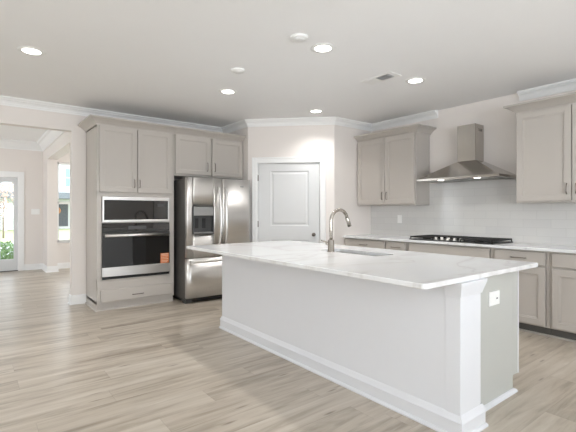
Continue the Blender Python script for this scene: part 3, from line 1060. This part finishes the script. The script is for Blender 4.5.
lv.tube([(fx, fy + 0.050, 0.993), (fx, fy + 0.075, 1.003), (fx, fy + 0.135, 1.014)], [0.009, 0.008, 0.006], 10)
lv.build('lever', 'nickel', fa)

# ------------------------------------------------------------------ ceiling fixtures
lights = [((0.402, 4.305), 'recessed ceiling downlight farthest left, above the walkway to the foyer'),
          ((2.416, 4.292), 'recessed ceiling downlight in front of the refrigerator'),
          ((3.888, 4.341), 'recessed ceiling downlight in front of the pantry door'),
          ((2.445, 2.637), 'recessed ceiling downlight nearest the camera, beside the large detector disc'),
          ((3.857, 2.655), 'recessed ceiling downlight in front of the range hood, beside the air vent')]
proto = None
for (x, y), lab in lights:
    if proto is None:
        proto = thing('recessed_downlight', lab, 'ceiling light', (x, y, ZC), 'recessed downlights in the kitchen ceiling')
        MB().lathe((x, y, ZC), [(0.070, 0.0), (0.112, 0.0), (0.110, -0.002), (0.090, -0.006), (0.078, -0.006), (0.070, -0.003)], 36).build('trim_ring', 'plastic', proto)
        MB().lathe((x, y, ZC), [(0.0, -0.0045), (0.0775, -0.0045), (0.0775, -0.0008), (0.0, -0.0008)], 36).build('lens', 'bulb', proto)
        d = bpy.data.lights.new('downlight', 'AREA')
        d.shape = 'DISK'
        d.size = 0.14
        d.energy = 8.8
        d.spread = math.radians(120)
        d.color = (1.0, 0.985, 0.975)
        lo = bpy.data.objects.new('downlight_lamp', d)
        C.objects.link(lo)
        lo.parent = proto
        lo.location = (0, 0, -0.014)
    else:
        c_ = copy_tree(proto)
        c_.location = (x, y, ZC)
        c_['label'] = lab

for x, y, r, nme, lab in ((2.135, 2.594, 0.075, 'smoke_detector', 'white round detector disc on the ceiling nearest the camera'),
                     (2.131, 3.580, 0.072, 'smoke_detector', 'white round detector disc on the ceiling near the refrigerator downlight')):
    t = thing(nme, lab, 'smoke detector', (x, y, ZC))
    MB().lathe((x, y, ZC), [(r, 0), (r, -0.010), (r - 0.006, -0.016), (r - 0.02, -0.018), (0.0, -0.018)], 32).build('housing', 'plastic', t)
    MB().lathe((x, y, ZC - 0.018), [(r * 0.62, 0), (r * 0.58, -0.003), (0.0, -0.004)], 32).build('cover', 'plastic', t)

vt = thing('ceiling_vent', 'white ceiling air vent with a dark slotted half, left of the hood downlight', 'vent', (3.485, 2.845, ZC))
MB().box((3.395, 2.640, ZC - 0.006), (3.585, 3.050, ZC)).build('frame', 'plastic', vt, bevel=0.002)
MB().box((3.43, 2.70, ZC - 0.0075), (3.54, 2.855, ZC - 0.006)).build('backing', 'darkgrey', vt)
MB().box((3.42, 2.862, ZC - 0.0085), (3.55, 3.00, ZC - 0.006)).build('damper_plate', 'plastic', vt)
for i in range(7):
    y = 2.705 + i * 0.0215
    tilt = -0.006 if i < 7 else 0.017
    sl = MB()
    sl.loft([[(3.43, y, ZC - 0.0075), (3.43, y + 0.0015, ZC - 0.0075), (3.43, y + 0.0015 + tilt, ZC - 0.018), (3.43, y + tilt, ZC - 0.018)],
             [(3.54, y, ZC - 0.0075), (3.54, y + 0.0015, ZC - 0.0075), (3.54, y + 0.0015 + tilt, ZC - 0.018), (3.54, y + tilt, ZC - 0.018)]])
    sl.build('slat', 'plastic', vt)

# ------------------------------------------------------------------ foyer: front door, switch, study window
fdn = MB()
lites = [(0.425, 0.662), (-0.215, 0.022)]
LZ0, LZ1 = 0.262, 1.945
xs = [-0.285, -0.215, 0.022, 0.425, 0.662, 0.730]
for a0, a1 in ((-0.285, -0.215), (0.022, 0.425), (0.662, 0.730)):
    fdn.box((a0, YFOY + 0.02, 0.01), (a1, YFOY + 0.065, 2.04))
for a0, a1 in lites:
    fdn.box((a0, YFOY + 0.02, 0.01), (a1, YFOY + 0.065, LZ0))
    # head with an arched underside
    n = 12
    for i in range(n):
        t0, t1 = i / n, (i + 1) / n
        xa, xb = a0 + (a1 - a0) * t0, a0 + (a1 - a0) * t1
        za = LZ1 - 0.05 * (1 - math.sin(PI * t0)) ** 3
        zb = LZ1 - 0.05 * (1 - math.sin(PI * t1)) ** 3
        fdn.loft([[(xa, YFOY + 0.02, za), (xb, YFOY + 0.02, zb), (xb, YFOY + 0.02, 2.04), (xa, YFOY + 0.02, 2.04)],
                  [(xa, YFOY + 0.065, za), (xb, YFOY + 0.065, zb), (xb, YFOY + 0.065, 2.04), (xa, YFOY + 0.065, 2.04)]])
door2 = fdn.build('door_2', 'door', kind=ST)
for a0, a1 in lites:
    MB().box((a0, YFOY + 0.040, LZ0), (a1, YFOY + 0.045, LZ1)).build('pane', 'glass', door2)
cs = MB()
cs.box((-0.42, YFOY - 0.02, 0), (-0.30, YFOY, 2.17)).box((0.740, YFOY - 0.02, 0), (0.852, YFOY, 2.17)).box((-0.30, YFOY - 0.02, 2.055), (0.740, YFOY, 2.17))
cs.box((-0.30, YFOY - 0.004, 0), (-0.287, YFOY + 0.15, 2.055)).box((0.732, YFOY - 0.004, 0), (0.745, YFOY + 0.15, 2.055)).box((-0.30, YFOY, 2.042), (0.745, YFOY + 0.15, 2.055))
cs.build('door_casing', 'trim', door2, bevel=0.004)
MB().box((-0.30, YFOY - 0.005, 0), (0.74, YFOY + 0.15, 0.012)).build('threshold', 'rubber', door2)

sw = thing('light_switch', 'white double switch plate on the foyer wall right of the front door', 'switch', (1.065, YFOY, 1.25))
MB().box((0.985, YFOY - 0.007, 1.235), (1.145, YFOY, 1.360)).build('plate', 'plastic', sw, bevel=0.002)
for a in (1.03, 1.10):
    MB().box((a - 0.018, YFOY - 0.011, 1.265), (a + 0.018, YFOY - 0.007, 1.33)).build('rocker', 'plastic', sw, bevel=0.001)

wf = MB()
for a0, a1, z0, z1 in ((WX0, WX0 + 0.045, WZ0, WZ1), (WX1 - 0.045, WX1, WZ0, WZ1), (WX0, WX1, WZ0, WZ0 + 0.05), (WX0, WX1, WZ1 - 0.05, WZ1), (WX0, WX1, 1.47, 1.52)):
    wf.box((a0, YS + 0.05, z0), (a1, YS + 0.10, z1))
win1 = wf.build('window_1', 'trim', kind=ST)
for z0, z1 in ((WZ0 + 0.05, 1.47), (1.52, WZ1 - 0.05)):
    MB().box((WX0 + 0.045, YS + 0.073, z0), (WX1 - 0.045, YS + 0.077, z1)).build('pane', 'glass', win1)
MB().box((WX0 - 0.03, YS - 0.03, WZ0 - 0.02), (WX1 + 0.03, YS + 0.05, WZ0)).build('window_sill', 'trim', win1, bevel=0.003)

# windows of the living space behind the camera
for i, (axis, a0, a1, at_) in enumerate((('x', -1.9, 2.7, YF), ('y', -0.7, 3.1, XL))):
    w_ = MB((lambda a, d, z: (a, at_ + d, z)) if axis == 'x' else (lambda a, d, z: (at_ + d, a, z)))
    nb = 3
    for j in range(nb + 1):
        c_ = a0 + (a1 - a0) * j / nb
        w_.box((max(a0, c_ - 0.05), -0.11, 0.3), (min(a1, c_ + 0.05), -0.03, 2.5))
    w_.box((a0, -0.109, 0.3), (a1, -0.031, 0.38)).box((a0, -0.109, 2.42), (a1, -0.031, 2.5))
    w_.build('window_%d' % (i + 2), 'trim', kind=ST)

# ------------------------------------------------------------------ outdoors beyond the front door
GZ = -0.3
MB().box((-40, YFOY + 0.2, GZ - 0.1), (70, 90, GZ)).build('lawn', 'lawn', kind=ST)
MB().box((-40, 17.5, GZ), (70, 25.0, GZ + 0.02)).build('street', 'concrete', kind=ST)
MB().box((-3, YFOY + 0.16, GZ - 0.05), (6, 12.2, -0.02)).build('porch', 'concrete', kind=ST)

ho = thing('neighbour_house', 'white two-storey house across the street, seen through the study window', 'house', (7.5, 46, GZ))
HX0, HX1, HYF = 1.0, 20.0, 44.0
MB().box((HX0, HYF, GZ), (HX1, HYF + 10, 6.6)).build('walls', 'siding', ho)
r_ = MB()
r_.loft([[(HX0 - 0.6, HYF - 0.8, 6.6), (HX0 - 0.6, HYF + 10.8, 6.6), (HX0 - 0.6, HYF + 5, 9.6)], [(HX1 + 0.6, HYF - 0.8, 6.6), (HX1 + 0.6, HYF + 10.8, 6.6), (HX1 + 0.6, HYF + 5, 9.6)]])
r_.build('roof', 'roof', ho)
pr_ = MB()
pr_.box((HX0 - 0.2, HYF - 2.4, 2.55), (HX1 + 0.2, HYF, 3.1))
pr_.build('porch_roof', 'roof', ho)
for x in (5.2, 7.6, 10.0, 13.0):
    f_ = MB().box((x - 0.8, HYF - 0.08, 3.7), (x + 0.8, HYF, 5.6)).build('window', 'trim', ho)
    for z0, z1 in ((3.8, 4.6), (4.7, 5.5)):
        MB().box((x - 0.7, HYF - 0.1, z0), (x + 0.7, HYF - 0.08, z1)).build('pane', 'houseglass', f_)
for x in (6.55, 10.4):
    d_ = MB().box((x - 0.55, HYF - 0.08, GZ + 0.25), (x + 0.55, HYF, 2.1)).build('front_door', 'housedark', ho)
for x in (2.0, 5.6, 8.4, 12.0):
    MB().box((x - 0.12, HYF - 2.3, GZ), (x + 0.12, HYF - 2.06, 2.55)).build('porch_post', 'siding', ho)
wr = tag(MB().lathe((6.1, HYF - 0.14, 1.45), [(0.20, 0), (0.38, -0.05), (0.38, 0.05), (0.20, 0.05)], 20, 'Y').build('door_wreath', 'wreath'), 'orange wreath on the front of the house across the street', 'wreath')
ho2 = thing('neighbour_house', 'pale house across the street, seen through the front door glass', 'house', (-8, 46, GZ))
MB().box((-14.0, 42.0, GZ), (-0.6, 52.0, 6.2)).build('walls', 'siding', ho2)
MB().loft([[(-14.6, 41.2, 6.2), (-14.6, 52.8, 6.2), (-14.6, 47, 9.2)], [(0, 41.2, 6.2), (0, 52.8, 6.2), (0, 47, 9.2)]]).build('roof', 'roof', ho2)
for x in (-1.6, -4.5, -7.5):
    for z0, z1 in ((0.6, 2.3), (3.6, 5.4)):
        MB().box((x - 0.55, 41.92, z0), (x + 0.55, 42.0, z1)).build('window', 'housedark', ho2)


def leafy(cx, cy, cz, rx, ry, rz, n, size, seed):
    rnd = random.Random(seed)
    mb = MB()
    for _ in range(n):
        while True:
            p = Vector((rnd.uniform(-1, 1), rnd.uniform(-1, 1), rnd.uniform(-1, 1)))
            if 0.2 < p.length < 1:
                break
        c = Vector((cx + p.x * rx, cy + p.y * ry, cz + p.z * rz))
        a = Vector((rnd.gauss(0, 1), rnd.gauss(0, 1), rnd.gauss(0, 1))).normalized()
        b_ = a.orthogonal().normalized()
        s_ = size * rnd.uniform(0.6, 1.3)
        mb.face([mb.v(c - a * s_), mb.v(c + b_ * s_ * 0.45), mb.v(c + a * s_), mb.v(c - b_ * s_ * 0.45)])
    return mb


sh = thing('shrub', 'low green shrub outside the front door glass', 'shrub', (0.50, 12.9, GZ))
leafy(0.50, 12.9, 0.12, 0.55, 0.4, 0.42, 900, 0.06, 3).build('foliage', 'leaf', sh)
MB().tube([(0.50, 12.9, GZ), (0.50, 12.9, 0.1)], 0.02, 8).build('stem', 'bark', sh)
tt = thing('tree', 'small bare-looking reddish tree on the lawn, through the front door glass', 'tree', (1.35, 30, GZ))
MB().tube([(1.35, 30, GZ), (1.35, 30, 1.0), (1.38, 30, 2.8)], [0.055, 0.045, 0.02], 8).build('trunk', 'bark', tt)
leafy(1.35, 30, 2.2, 0.85, 0.8, 1.3, 260, 0.13, 5).build('foliage', 'redleaf', tt)
